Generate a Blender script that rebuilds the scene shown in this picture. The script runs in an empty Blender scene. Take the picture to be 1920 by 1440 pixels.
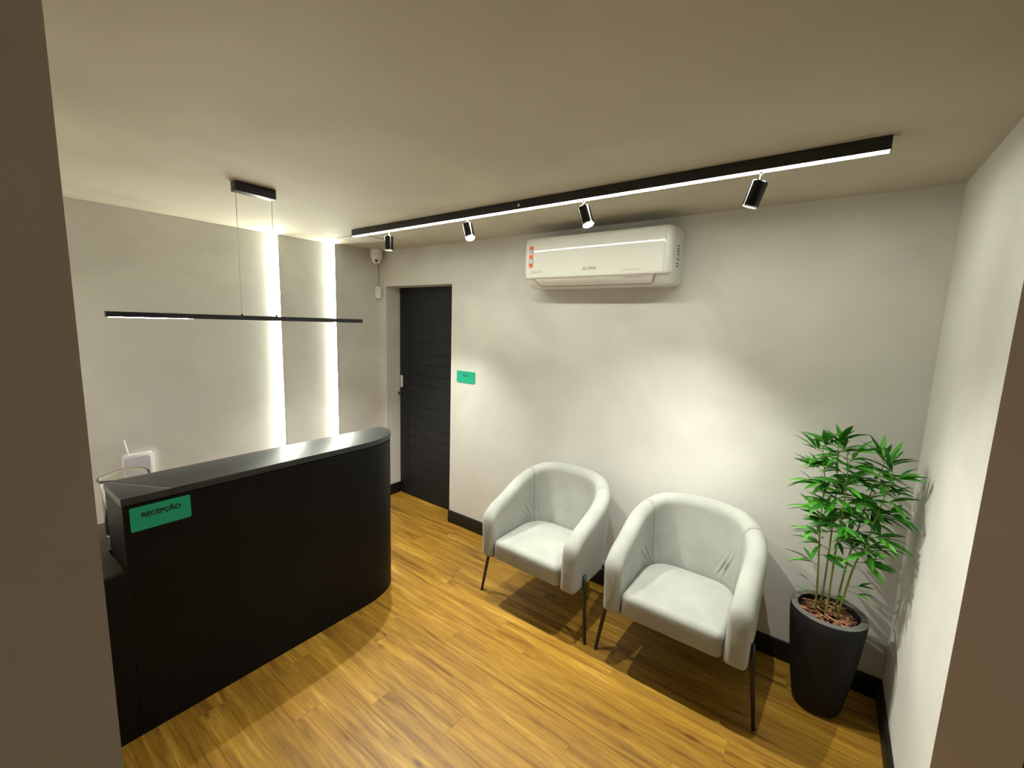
import bpy, bmesh, math, random
from mathutils import Vector, Matrix
random.seed(7)
scn = bpy.context.scene
COL = scn.collection
PI = math.pi

# ------------------------------------------------------------ camera, world, exposure
CAM = Vector((3.6039, -2.6424, 1.7830))
yaw, pitch, roll, FPX = -0.63707, -0.13871, 0.03286, 806.02
fwd = Vector((math.sin(yaw) * math.cos(pitch), math.cos(yaw) * math.cos(pitch), math.sin(pitch)))
rt = Vector((math.cos(yaw), -math.sin(yaw), 0))
up = rt.cross(fwd)
Rv = rt * math.cos(roll) + up * math.sin(roll)
Uv = up * math.cos(roll) - rt * math.sin(roll)
cd = bpy.data.cameras.new('camera')
cam = bpy.data.objects.new('camera', cd)
COL.objects.link(cam)
cd.sensor_width = 36
cd.lens = FPX / 1920 * 36
cd.clip_start = 0.02
M = Matrix((Rv, Uv, -fwd)).transposed().to_4x4()
M.translation = CAM
cam.matrix_world = M
scn.camera = cam

w = bpy.data.worlds.new('world')
scn.world = w
w.use_nodes = True
w.node_tree.nodes['Background'].inputs[0].default_value = (1, 0.9, 0.75, 1)
w.node_tree.nodes['Background'].inputs[1].default_value = 0.05
scn.view_settings.view_transform = 'Standard'
scn.view_settings.look = 'None'
scn.view_settings.gamma = 1
scn.view_settings.use_curve_mapping = False
scn.view_settings.exposure = 0.5

TRACK_E = 52.0
STRIP_E = 92.0
PEND_E = 50.0
SPOT_W = 62.0
WARM = (0.94, 0.96, 0.82)
LEDC = (0.97, 1.0, 0.84)

H = 2.428      # ceiling
W = 3.975      # right wall
YR = -0.96     # end of the right wall

# ------------------------------------------------------------ helpers
def link(o, parent=None):
    COL.objects.link(o)
    if parent is not None:
        o.parent = parent
    return o

def setp(o, label=None, cat=None, group=None, kind=None):
    if label: o['label'] = label
    if cat: o['category'] = cat
    if group: o['group'] = group
    if kind: o['kind'] = kind
    return o

def thing(name, label, cat, loc=(0, 0, 0), rz=0, group=None):
    o = bpy.data.objects.new(name, None)
    o.empty_display_size = 0.05
    o.location = loc
    o.rotation_euler = (0, 0, rz)
    link(o)
    return setp(o, label, cat, group)

def obj(name, bm, mat, parent=None, smooth=False, loc=None):
    me = bpy.data.meshes.new(name)
    bmesh.ops.recalc_face_normals(bm, faces=bm.faces[:])
    bm.to_mesh(me)
    bm.free()
    if smooth:
        for p in me.polygons: p.use_smooth = True
    if mat is not None: me.materials.append(mat)
    o = bpy.data.objects.new(name, me)
    link(o, parent)
    if loc is not None: o.location = loc
    return o

def autosmooth(o, ang=35):
    me = o.data
    for p in me.polygons: p.use_smooth = True
    bm = bmesh.new(); bm.from_mesh(me)
    for e in bm.edges:
        if len(e.link_faces) == 2 and e.calc_face_angle(0) > math.radians(ang): e.smooth = False
    bm.to_mesh(me); bm.free()
    return o

def add_box(bm, x0, x1, y0, y1, z0, z1, bev=0.0, seg=2):
    g = bmesh.ops.create_cube(bm, size=1)
    vs = g['verts']
    for v in vs:
        v.co = Vector(((x0 + x1) / 2 + v.co.x * (x1 - x0), (y0 + y1) / 2 + v.co.y * (y1 - y0), (z0 + z1) / 2 + v.co.z * (z1 - z0)))
    if bev > 0:
        es = list({e for v in vs for e in v.link_edges})
        bmesh.ops.bevel(bm, geom=es, offset=bev, segments=seg, affect='EDGES', profile=0.5)

def box(name, x0, x1, y0, y1, z0, z1, mat, parent=None, bev=0.0, seg=2):
    bm = bmesh.new()
    add_box(bm, x0, x1, y0, y1, z0, z1, bev, seg)
    o = obj(name, bm, mat, parent)
    if bev > 0: autosmooth(o, 40)
    return o

def add_rings(bm, rings, closed=True, cap0=True, cap1=True):
    vr = [[bm.verts.new(p) for p in r] for r in rings]
    n = len(vr[0])
    for a, b in zip(vr[:-1], vr[1:]):
        for i in range(n if closed else n - 1):
            j = (i + 1) % n
            bm.faces.new((a[i], a[j], b[j], b[i]))
    if cap0: bm.faces.new(vr[0])
    if cap1: bm.faces.new(vr[-1])
    return vr

def add_tube(bm, pts, rad, n=12, cap=True):
    pts = [Vector(p) for p in pts]
    if not isinstance(rad, (list, tuple)): rad = [rad] * len(pts)
    rings = []
    ref = None
    for i, p in enumerate(pts):
        t = (pts[min(i + 1, len(pts) - 1)] - pts[max(i - 1, 0)]).normalized()
        if ref is None:
            ref = Vector((0, 0, 1)) if abs(t.z) < 0.9 else Vector((1, 0, 0))
        a = (ref - t * ref.dot(t)).normalized()
        ref = a
        b = t.cross(a)
        rings.append([p + (a * math.cos(2 * PI * k / n) + b * math.sin(2 * PI * k / n)) * rad[i] for k in range(n)])
    add_rings(bm, rings, True, cap, cap)

def add_lathe(bm, prof, n=48, cx=0, cy=0, fn=None, ring=False):
    rings = []
    for (r, z) in prof:
        ring = []
        for k in range(n):
            a = 2 * PI * k / n
            rr, zz = (r, z) if fn is None else fn(r, z, a)
            ring.append(Vector((cx + rr * math.cos(a), cy + rr * math.sin(a), zz)))
        rings.append(ring)
    if ring:
        rings.append(rings[0])
        n_ = len(rings[0]); vr = [[bm.verts.new(p) for p in r_] for r_ in rings[:-1]]; vr.append(vr[0])
        for a, b_ in zip(vr[:-1], vr[1:]):
            for i in range(n_): bm.faces.new((a[i], a[(i + 1) % n_], b_[(i + 1) % n_], b_[i]))
        return
    add_rings(bm, rings, True, prof[0][0] > 1e-6, prof[-1][0] > 1e-6)

def add_prism(bm, poly, z0, z1, bev=0.0):
    n = len(poly)
    a = [bm.verts.new((x, y, z0)) for x, y in poly]
    b = [bm.verts.new((x, y, z1)) for x, y in poly]
    bm.faces.new(a); tf = bm.faces.new(b)
    for i in range(n):
        bm.faces.new((a[i], a[(i + 1) % n], b[(i + 1) % n], b[i]))
    if bev > 0:
        bmesh.ops.bevel(bm, geom=list(tf.edges), offset=bev, segments=2, affect='EDGES', profile=0.5)

def text(name, body, size, mat, parent, mtx, ext=0.0006, bold=0.0, shear=0.0, sx=1.0):
    cu = bpy.data.curves.new(name, 'FONT')
    cu.body = body; cu.size = size; cu.extrude = ext; cu.offset = bold; cu.shear = shear
    cu.align_x = 'CENTER'; cu.align_y = 'CENTER'; cu.resolution_u = 4
    t = bpy.data.objects.new(name, cu)
    COL.objects.link(t)
    dg = bpy.context.evaluated_depsgraph_get()
    me = bpy.data.meshes.new_from_object(t.evaluated_get(dg))
    bpy.data.objects.remove(t)
    me.materials.clear(); me.materials.append(mat)
    me.transform(Matrix.Diagonal((sx, 1, 1, 1)))
    me.transform(mtx)
    o = bpy.data.objects.new(name, me)
    return link(o, parent)

# ------------------------------------------------------------ materials
def principled(name, col, rough=0.5, metal=0.0, spec=0.5):
    m = bpy.data.materials.new(name)
    m.use_nodes = True
    b = m.node_tree.nodes['Principled BSDF']
    b.inputs['Base Color'].default_value = (*col, 1)
    b.inputs['Roughness'].default_value = rough
    b.inputs['Metallic'].default_value = metal
    b.inputs['Specular IOR Level'].default_value = spec
    return m, m.node_tree, b

def N(nt, t, **kw):
    n = nt.nodes.new(t)
    for k, v in kw.items(): setattr(n, k, v)
    return n

def ramp(nt, stops):
    r = N(nt, 'ShaderNodeValToRGB')
    e = r.color_ramp.elements
    while len(e) < len(stops): e.new(0.5)
    for i, (p, c) in enumerate(stops):
        e[i].position = p; e[i].color = (*c, 1)
    return r

def mottled(name, c0, c1, rough=0.85, scale=1.5, bump=0.05, fine=60, spec=0.25, stretch=(1, 1, 1)):
    m, nt, b = principled(name, c0, rough, 0, spec)
    tc = N(nt, 'ShaderNodeTexCoord')
    mp = N(nt, 'ShaderNodeMapping'); mp.inputs['Scale'].default_value = stretch
    nt.links.new(tc.outputs['Object'], mp.inputs[0])
    n1 = N(nt, 'ShaderNodeTexNoise'); n1.inputs['Scale'].default_value = scale; n1.inputs['Detail'].default_value = 6; n1.inputs['Distortion'].default_value = 0.6
    nt.links.new(mp.outputs[0], n1.inputs['Vector'])
    r = ramp(nt, [(0.3, c0), (0.7, c1)])
    nt.links.new(n1.outputs['Fac'], r.inputs[0])
    nt.links.new(r.outputs[0], b.inputs['Base Color'])
    if bump:
        n2 = N(nt, 'ShaderNodeTexNoise'); n2.inputs['Scale'].default_value = fine; n2.inputs['Detail'].default_value = 4
        nt.links.new(tc.outputs['Object'], n2.inputs['Vector'])
        bp = N(nt, 'ShaderNodeBump'); bp.inputs['Strength'].default_value = bump; bp.inputs['Distance'].default_value = 0.01
        nt.links.new(n2.outputs['Fac'], bp.inputs['Height'])
        nt.links.new(bp.outputs[0], b.inputs['Normal'])
    return m

def emit(name, col, s):
    m = bpy.data.materials.new(name); m.use_nodes = True
    nt = m.node_tree; nt.nodes.clear()
    e = N(nt, 'ShaderNodeEmission'); e.inputs[0].default_value = (*col, 1); e.inputs[1].default_value = s
    o = N(nt, 'ShaderNodeOutputMaterial'); nt.links.new(e.outputs[0], o.inputs[0])
    return m

M_wall = mottled('cement_wall', (0.565, 0.555, 0.52), (0.70, 0.69, 0.655), 0.85, 1.6, 0.08, 9)
M_wall_shade = mottled('shaded_wall_tint', (0.60, 0.53, 0.49), (0.68, 0.60, 0.56), 0.8, 2.0, 0.05, 40)  # wall paint with the look of its shaded faces tinted into the colour
M_ceil = mottled('ceiling_plaster', (0.46, 0.425, 0.345), (0.54, 0.50, 0.41), 0.75, 1.6, 0.22, 5)
M_black = mottled('black_laminate', (0.0040, 0.0040, 0.0046), (0.0056, 0.0056, 0.0062), 0.50, 3, 0.02, 200, 0.16)
M_blacktop = mottled('black_countertop', (0.020, 0.021, 0.023), (0.028, 0.029, 0.031), 0.34, 3, 0.02, 200, 0.5)
M_base = mottled('black_skirting', (0.007, 0.006, 0.005), (0.010, 0.0085, 0.007), 0.5, 5, 0, 50, 0.3)
M_door = mottled('door_black', (0.0085, 0.009, 0.012), (0.012, 0.0125, 0.016), 0.55, 5, 0.02, 60, 0.3)
M_desk = mottled('desk_brown', (0.055, 0.040, 0.030), (0.075, 0.055, 0.040), 0.5, 6, 0, 50)
M_seam, _, _ = principled('seam_grey', (0.30, 0.29, 0.27), 0.6)
M_metal, _, _ = principled('black_metal', (0.012, 0.012, 0.013), 0.38, 0.0, 0.5)
M_gloss, _, _ = principled('gloss_black_metal', (0.03, 0.03, 0.028), 0.16, 0.9, 0.5)
M_chrome, _, _ = principled('chrome', (0.75, 0.75, 0.74), 0.15, 1.0)
M_navy, _, _ = principled('navy_black_paint', (0.008, 0.009, 0.016), 0.4, 0.0, 0.5)
M_alu, _, _ = principled('aluminium', (0.55, 0.56, 0.58), 0.35, 0.8)
M_white, _, _ = principled('white_plastic', (0.84, 0.84, 0.85), 0.35)
M_offwhite, _, _ = principled('camera_plastic', (0.74, 0.74, 0.73), 0.45)
M_lens, _, _ = principled('lens_black', (0.005, 0.005, 0.005), 0.08)
M_acw, _, _ = principled('ac_white', (0.70, 0.70, 0.66), 0.30)
M_acp, nt_, b_ = principled('ac_glossy_panel', (0.72, 0.72, 0.67), 0.045, 0, 0.5)
M_acf, _, _ = principled('ac_flap', (0.62, 0.58, 0.54), 0.35)
M_grey, _, _ = principled('print_grey', (0.22, 0.22, 0.20), 0.5)
M_dark, _, _ = principled('print_dark', (0.02, 0.022, 0.03), 0.5)
M_orange, _, _ = principled('sticker_orange', (0.78, 0.13, 0.02), 0.5)
M_stw, _, _ = principled('sticker_white', (0.75, 0.74, 0.75), 0.5)
M_green, _, _ = principled('sign_green', (0.0, 0.38, 0.225), 0.45)
M_sgtext, _, _ = principled('sign_text', (0.0, 0.035, 0.025), 0.5)
M_router, _, _ = principled('router_lilac_white', (0.62, 0.62, 0.72), 0.35)
M_track = emit('track_light_glow', WARM, TRACK_E)
M_strip = emit('led_strip_glow', LEDC, STRIP_E)
M_pend = emit('pendant_glow', (0.92, 0.96, 1.0), PEND_E)
M_bulb = emit('spot_lens_glow', (1.0, 0.97, 0.9), 9.0)
M_bulbdim = emit('spot_lens_dim', (1.0, 0.97, 0.9), 1.2)

# fabric
M_fabric, nt, b = principled('pale_velvet', (0.56, 0.56, 0.52), 0.9, 0, 0.2)
tc = N(nt, 'ShaderNodeTexCoord')
n1 = N(nt, 'ShaderNodeTexNoise'); n1.inputs['Scale'].default_value = 7; n1.inputs['Detail'].default_value = 5
nt.links.new(tc.outputs['Object'], n1.inputs['Vector'])
r = ramp(nt, [(0.3, (0.325, 0.335, 0.31)), (0.7, (0.39, 0.40, 0.37))])
nt.links.new(n1.outputs['Fac'], r.inputs[0]); nt.links.new(r.outputs[0], b.inputs['Base Color'])
n2 = N(nt, 'ShaderNodeTexNoise'); n2.inputs['Scale'].default_value = 350
nt.links.new(tc.outputs['Object'], n2.inputs['Vector'])
bp = N(nt, 'ShaderNodeBump'); bp.inputs['Strength'].default_value = 0.12; bp.inputs['Distance'].default_value = 0.002
nt.links.new(n2.outputs['Fac'], bp.inputs['Height']); nt.links.new(bp.outputs[0], b.inputs['Normal'])
b.inputs['Sheen Weight'].default_value = 0.15
b.inputs['Sheen Roughness'].default_value = 0.4

# planks
M_wood, nt, b = principled('golden_oak_plank', (0.5, 0.27, 0.06), 0.42, 0, 0.35)
tc = N(nt, 'ShaderNodeTexCoord'); oi = N(nt, 'ShaderNodeObjectInfo')
mul = N(nt, 'ShaderNodeMath', operation='MULTIPLY'); mul.inputs[1].default_value = 57.0
nt.links.new(oi.outputs['Random'], mul.inputs[0])
cmb = N(nt, 'ShaderNodeCombineXYZ')
for i in range(3): nt.links.new(mul.outputs[0], cmb.inputs[i])
addv = N(nt, 'ShaderNodeVectorMath', operation='ADD')
nt.links.new(tc.outputs['Object'], addv.inputs[0]); nt.links.new(cmb.outputs[0], addv.inputs[1])
def wnoise(sc, scale, det, dist=0.0, rough=0.6):
    mp = N(nt, 'ShaderNodeMapping'); mp.inputs['Scale'].default_value = sc
    nt.links.new(addv.outputs[0], mp.inputs[0])
    n = N(nt, 'ShaderNodeTexNoise'); n.inputs['Scale'].default_value = scale; n.inputs['Detail'].default_value = det
    n.inputs['Distortion'].default_value = dist; n.inputs['Roughness'].default_value = rough
    nt.links.new(mp.outputs[0], n.inputs['Vector'])
    return n
g1 = wnoise((1.1, 17, 1), 1.5, 9, 0.8, 0.62)
g2 = wnoise((5, 110, 1), 1.6, 6, 0.5, 0.7)
g3 = wnoise((0.9, 3.0, 1), 1.5, 4, 0.5)
r1 = ramp(nt, [(0.30, (0.15, 0.068, 0.008)), (0.44, (0.30, 0.155, 0.018)), (0.57, (0.40, 0.225, 0.028)), (0.74, (0.60, 0.375, 0.075))])
nt.links.new(g1.outputs['Fac'], r1.inputs[0])
r2 = ramp(nt, [(0.3, (0.60, 0.53, 0.42)), (0.58, (1.0, 1.0, 1.0))])
nt.links.new(g2.outputs['Fac'], r2.inputs[0])
mx = N(nt, 'ShaderNodeMix', data_type='RGBA', blend_type='MULTIPLY'); mx.inputs[0].default_value = 0.75
nt.links.new(r1.outputs[0], mx.inputs[6]); nt.links.new(r2.outputs[0], mx.inputs[7])
r3 = ramp(nt, [(0.3, (0.80, 0.76, 0.70)), (0.7, (1.08, 1.08, 1.08))])
nt.links.new(g3.outputs['Fac'], r3.inputs[0])
mx2 = N(nt, 'ShaderNodeMix', data_type='RGBA', blend_type='MULTIPLY'); mx2.inputs[0].default_value = 1
nt.links.new(mx.outputs[2], mx2.inputs[6]); nt.links.new(r3.outputs[0], mx2.inputs[7])
# knots
mpk = N(nt, 'ShaderNodeMapping'); mpk.inputs['Scale'].default_value = (2.2, 6, 1)
nt.links.new(addv.outputs[0], mpk.inputs[0])
vk = N(nt, 'ShaderNodeTexVoronoi'); vk.inputs['Scale'].default_value = 1.1
nt.links.new(mpk.outputs[0], vk.inputs['Vector'])
rk = ramp(nt, [(0.02, (0.30, 0.20, 0.12)), (0.11, (1, 1, 1))])
nt.links.new(vk.outputs['Distance'], rk.inputs[0])
mx3 = N(nt, 'ShaderNodeMix', data_type='RGBA', blend_type='MULTIPLY'); mx3.inputs[0].default_value = 0.8
nt.links.new(mx2.outputs[2], mx3.inputs[6]); nt.links.new(rk.outputs[0], mx3.inputs[7])
hv = N(nt, 'ShaderNodeHueSaturation'); hv.inputs['Saturation'].default_value = 1.0
mr = N(nt, 'ShaderNodeMapRange'); mr.inputs['To Min'].default_value = 0.88; mr.inputs['To Max'].default_value = 1.10
nt.links.new(oi.outputs['Random'], mr.inputs['Value']); nt.links.new(mr.outputs[0], hv.inputs['Value'])
nt.links.new(mx3.outputs[2], hv.inputs['Color']); nt.links.new(hv.outputs[0], b.inputs['Base Color'])
bp = N(nt, 'ShaderNodeBump'); bp.inputs['Strength'].default_value = 0.06; bp.inputs['Distance'].default_value = 0.004
nt.links.new(g2.outputs['Fac'], bp.inputs['Height']); nt.links.new(bp.outputs[0], b.inputs['Normal'])

# leaves / stems / bark / pot
def leafmat(name, c0, c1):
    m, nt, b = principled(name, c0, 0.45, 0, 0.4)
    oi = N(nt, 'ShaderNodeObjectInfo'); r = ramp(nt, [(0.0, c0), (1.0, c1)])
    nt.links.new(oi.outputs['Random'], r.inputs[0]); nt.links.new(r.outputs[0], b.inputs['Base Color'])
    tr = N(nt, 'ShaderNodeBsdfTranslucent'); nt.links.new(r.outputs[0], tr.inputs[0])
    mxs = N(nt, 'ShaderNodeMixShader'); mxs.inputs[0].default_value = 0.18
    out = nt.nodes['Material Output']
    nt.links.new(b.outputs[0], mxs.inputs[1]); nt.links.new(tr.outputs[0], mxs.inputs[2]); nt.links.new(mxs.outputs[0], out.inputs[0])
    return m
M_leaf = leafmat('bamboo_leaf', (0.014, 0.13, 0.008), (0.10, 0.42, 0.028))
M_stem = mottled('bamboo_stem', (0.13, 0.20, 0.03), (0.26, 0.27, 0.06), 0.5, 20, 0, 50)
M_pot = mottled('charcoal_pot', (0.006, 0.006, 0.0065), (0.010, 0.010, 0.0105), 0.7, 8, 0.05, 90, 0.3)
M_rim = mottled('grey_pot_rim', (0.10, 0.098, 0.090), (0.14, 0.135, 0.125), 0.6, 8, 0.05, 90, 0.4)
M_soil = mottled('soil', (0.03, 0.012, 0.006), (0.07, 0.03, 0.015), 0.95, 40, 0.3, 80)
M_bark, nt, b = principled('bark_chip', (0.3, 0.12, 0.06), 0.8)
oi = N(nt, 'ShaderNodeObjectInfo'); r = ramp(nt, [(0, (0.10, 0.035, 0.018)), (0.5, (0.30, 0.12, 0.06)), (1, (0.46, 0.22, 0.12))])
nt.links.new(oi.outputs['Random'], r.inputs[0]); nt.links.new(r.outputs[0], b.inputs['Base Color'])
M_glass, nt, b = principled('jug_glass', (0.97, 0.98, 0.93), 0.02)
b.inputs['Transmission Weight'].default_value = 1.0
b.inputs['IOR'].default_value = 1.45

# ------------------------------------------------------------ room shell
def S(o): o['kind'] = 'structure'; return o
X1, Y0, XE = 5.2, -3.6, 5.2
fl = S(box('floor', -0.2, XE + .1, Y0 - .1, 0.25, -0.12, -0.010, M_base))
S(box('ceiling', -0.2, XE + .1, Y0 - .1, 0.25, H, H + 0.1, M_ceil))
# left wall in three flush-stepped layers
bm = bmesh.new()
YA, YB = -0.924, -0.451
add_prism(bm, [(-0.2, -2.56), (-0.050, -2.56), (-0.050, YA), (-0.025, YA), (-0.025, YB), (0, YB), (0, 0.0), (-0.2, 0.0)], -0.01, H)
S(obj('wall_left', bm, M_wall))
DX1, DX2, DZ, DD = 0.111, 0.991, 2.10, 0.16
bm = bmesh.new()
add_box(bm, -0.2, DX1, 0.0, 0.24, -0.01, H)
add_box(bm, DX2, XE, 0.0, 0.24, -0.01, H)
add_box(bm, DX1, DX2, 0.0, 0.24, DZ, H)
S(obj('wall_back', bm, M_wall))
# right wall, its end face in the same paint with a shade tint
bm = bmesh.new(); add_box(bm, W, W + 0.17, YR, 0.0, -0.01, H)
o = S(obj('wall_right', bm, M_wall)); o.data.materials.append(M_wall_shade)
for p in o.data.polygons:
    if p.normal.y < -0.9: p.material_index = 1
S(box('wall_front', -0.2, 3.0, -2.90, -2.556, -0.01, H, M_wall_shade))
S(box('wall_passage', XE, XE + .1, Y0, 0.0, -0.01, H, M_wall))
S(box('wall_rear', 3.0, XE, Y0 - .1, Y0, -0.01, H, M_wall))
S(box('wall_hall', 2.9, 3.0, Y0, -2.90, -0.01, H, M_wall))
# skirting
BH = 0.110
S(box('baseboard_back', DX2 - 0.004, W, -0.015, -0.0002, -0.001, BH, M_base, None, 0.002))
S(box('baseboard_right', W - 0.014, W - 0.0002, YR + 0.001, -0.015, -0.001, BH, M_base, None, 0.002))
S(box('baseboard_left', 0.0002, 0.014, YB + 0.001, -0.0002, -0.001, BH, M_base, None, 0.002))
S(box('baseboard_corner', 0.014, DX1 - 0.0002, -0.015, -0.0002, -0.001, BH, M_base, None, 0.002))
S(box('baseboard_jamb', DX1 + 0.0002, DX1 + 0.010, -0.001, DD - 0.001, -0.001, BH, M_base, None, 0.002))

# planks, each a part of the floor
def plank_mesh(L, w):
    bm = bmesh.new()
    g = 0.00015; c = 0.0005
    x, y = L / 2 - g, w / 2 - g
    rings = [[(-x, -y, -0.009), (x, -y, -0.009), (x, y, -0.009), (-x, y, -0.009)],
             [(-x, -y, -c), (x, -y, -c), (x, y, -c), (-x, y, -c)],
             [(-x + c, -y + c, 0), (x - c, -y + c, 0), (x - c, y - c, 0), (-x + c, y - c, 0)]]
    add_rings(bm, rings)
    bmesh.ops.recalc_face_normals(bm, faces=bm.faces[:])
    me = bpy.data.meshes.new('plank'); bm.to_mesh(me); bm.free(); me.materials.append(M_wood)
    return me
PW, PL = 0.125, 1.22
cache = {}
known = {5: 2.86, 6: 2.20, 7: 2.42, 8: 2.035, 9: 2.88, 11: 2.43, 12: 2.06, 10: 1.74, 4: 1.6, 13: 2.75}
row = 0
ytop = DD
while True:
    yt = -0.0895 - (row - 0) * PW if row > 0 else -0.0895
    y1, y0 = (DD, -0.0895) if row == 0 else (-0.0895 - (row - 1) * PW, -0.0895 - row * PW)
    if row == 0:
        subs = [(DX1 + .0, DX2, 0.0355, DD), (0, XE, -0.0895, 0.0)]
    else:
        subs = [(0, XE, y0, y1)]
    if y1 < Y0: break
    for (xa, xb, ya, yb) in subs:
        end = known.get(row, random.uniform(1.6, 2.8))
        xs = [xa]
        k = end - PL * math.ceil((end - xa) / PL) + PL
        while k < xb - 0.02:
            if k > xa + 0.02: xs.append(k)
            k += PL
        xs.append(xb)
        for a, c in zip(xs[:-1], xs[1:]):
            key = (round(c - a, 3), round(yb - ya, 3))
            if key not in cache: cache[key] = plank_mesh(*key)
            o = bpy.data.objects.new('plank', cache[key]); link(o, fl)
            o.location = ((a + c) / 2, (ya + yb) / 2, 0)
    row += 1
# strip of floor between the first row and the door recess
o = bpy.data.objects.new('plank', plank_mesh(DX2 - DX1, 0.0355)); link(o, fl); o.location = ((DX1 + DX2) / 2, 0.01775, 0)

# ceiling hatch
ch = S(box('trim_1', 0.285, 0.60, -0.60, -0.33, H - 0.002, H + 0.004, M_ceil))
bm = bmesh.new()
for (a, b_, c, d) in ((0.279, 0.285, -0.606, -0.324), (0.60, 0.606, -0.606, -0.324), (0.285, 0.60, -0.606, -0.60), (0.285, 0.60, -0.33, -0.324)):
    add_box(bm, a, b_, c, d, H - 0.0025, H + 0.003)
obj('hatch_gap', bm, principled('hatch_line', (0.16, 0.14, 0.10), 0.8)[0], ch)

# door
dr = S(box('door_1', DX1 + 0.002, DX2 - 0.002, DD + 0.012, DD + 0.04, 0.004, DZ - 0.002, M_door))
box('stile', DX1 + 0.004, 0.243, DD, DD + 0.012, 0.004, DZ - 0.004, M_door, dr, 0.002)
nb = 20; bh = (DZ - 0.008) / nb
bmb = bmesh.new(); add_box(bmb, 0.2455, DX2 - 0.004, DD, DD + 0.012, 0.0009, bh - 0.0009, 0.0012, 1)
b0 = obj('board', bmb, M_door, dr); b0.location.z = 0.004
for i in range(1, nb):
    c = b0.copy(); COL.objects.link(c); c.parent = dr; c.location.z = 0.004 + i * bh
box('door_handle', 0.132, 0.160, DD - 0.010, DD, 1.115, 1.235, M_white, dr, 0.004)
bm = bmesh.new()
add_tube(bm, [(0.128, DD + .001, 1.055), (0.128, DD - 0.008, 1.055)], 0.010, 16)
add_box(bm, 0.1265, 0.1295, DD - 0.035, DD - 0.006, 1.042, 1.068, 0.001, 1)
k_ = obj('door_lock', bm, M_chrome, dr)

# ------------------------------------------------------------ LED slots in the left wall
for y, x0, lab in ((YA, -0.050, 'vertical glowing LED strip on the left wall, the one nearer the desk and router'),
                   (YB, -0.025, 'vertical glowing LED strip on the left wall, the one nearer the door corner')):
    t = thing('led_strip', lab, 'led light', (x0, y, 0), 0, 'vertical LED strips in the left wall')
    box('profile', 0.0205, 0.0245, -0.0070, -0.0003, 0.0, H - 0.001, M_alu, t)
    bm = bmesh.new(); add_prism(bm, [(0.0006, -0.0003), (0.0190, -0.0003), (0.0006, -0.0165)], 0.0, H - 0.001); obj('diffuser', bm, M_strip, t)

# ------------------------------------------------------------ track light and spots
TY = -0.714
t = thing('track_light', 'long black ceiling track with a bright LED line above the chairs', 'ceiling light', (0.68, TY, H))
bm = bmesh.new()
add_box(bm, 0, 3.005, -0.018, -0.0155, -0.0450, -0.0005); add_box(bm, 0, 3.005, 0.0155, 0.018, -0.0450, -0.0005)
add_box(bm, 0, 3.005, -0.0155, 0.0155, -0.030, -0.0005); add_box(bm, 0, 0.003, -0.0155, 0.0155, -0.0450, -0.030); add_box(bm, 3.002, 3.005, -0.0155, 0.0155, -0.0450, -0.030)
obj('housing', bm, M_metal, t)
box('diffuser', 0.0032, 3.0018, -0.0153, 0.0153, -0.0462, -0.0305, M_track, t, 0.0005)
box('screw_glint', 1.51, 1.524, -0.021, -0.018, -0.031, -0.019, M_chrome, t, 0.001)  # bright chip added for the glint of a tiny screw

def spot(x, ax, lab, bulb, watts):
    t = thing('spotlight', lab, 'spotlight', (x, TY, H - 0.0464), 0, 'spotlights on the ceiling track')
    d = Vector(ax).normalized()
    bm = bmesh.new(); add_tube(bm, [(0, 0, 0.0), (0, 0, -0.040)], 0.0045, 10)
    add_tube(bm, [(0, 0, 0.004), (0, 0, -0.006)], 0.010, 14)
    obj('stem', bm, M_chrome, t)
    top = Vector((0, 0, -0.033))
    q = Vector((0, 0, -1)).rotation_difference(d).to_matrix().to_4x4()
    bm = bmesh.new()
    L, R = 0.094, 0.0290
    add_lathe(bm, [(0, 0), (R - 0.003, 0), (R, -0.003), (R, -L), (R - 0.0025, -L), (R - 0.0035, -L + 0.008), (0, -L + 0.008)], 40)
    h = obj('lamp_head', bm, M_gloss, t); autosmooth(h, 40)
    h.matrix_local = Matrix.Translation(top) @ q
    bm = bmesh.new(); add_lathe(bm, [(R + .0006, -L + 0.004), (R + .0006, -L - 0.0005), (R - 0.003, -L - 0.0005), (R - 0.003, -L + 0.002)], 40, ring=True)
    g = obj('bezel', bm, M_chrome, h); autosmooth(g)
    bm = bmesh.new(); add_lathe(bm, [(0, -L + 0.003), (R - 0.0035, -L + 0.003), (R - 0.0035, -L + 0.006), (0, -L + 0.006)], 32)
    obj('lens', bm, bulb, h)
    ld = bpy.data.lights.new('spot_beam', 'SPOT'); ld.energy = watts; ld.color = (0.97, 0.97, 0.86)
    ld.spot_size = math.radians(95); ld.spot_blend = 0.7; ld.shadow_soft_size = 0.008
    lo = bpy.data.objects.new('spot_beam', ld); link(lo, t)
    lo.matrix_local = Matrix.Translation(top + d * (L + 0.004)) @ q
    return t
spot(1.09, (0.0, 0.0, -1), 'small black spotlight pointing straight down at the left end of the track', M_bulbdim, SPOT_W * 1.5)
spot(1.815, (0.50, -0.22, -1), 'black spotlight with the glaring white lens, second from the left on the track', M_bulb, SPOT_W)
spot(2.57, (0.42, -0.12, -1), 'black spotlight tilted to the right, hanging just above the air conditioner', M_bulb, SPOT_W)
spot(3.315, (-0.32, 0.06, -1), 'black spotlight tilted to the left near the right end of the track', M_bulbdim, SPOT_W * 0.8)

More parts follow.
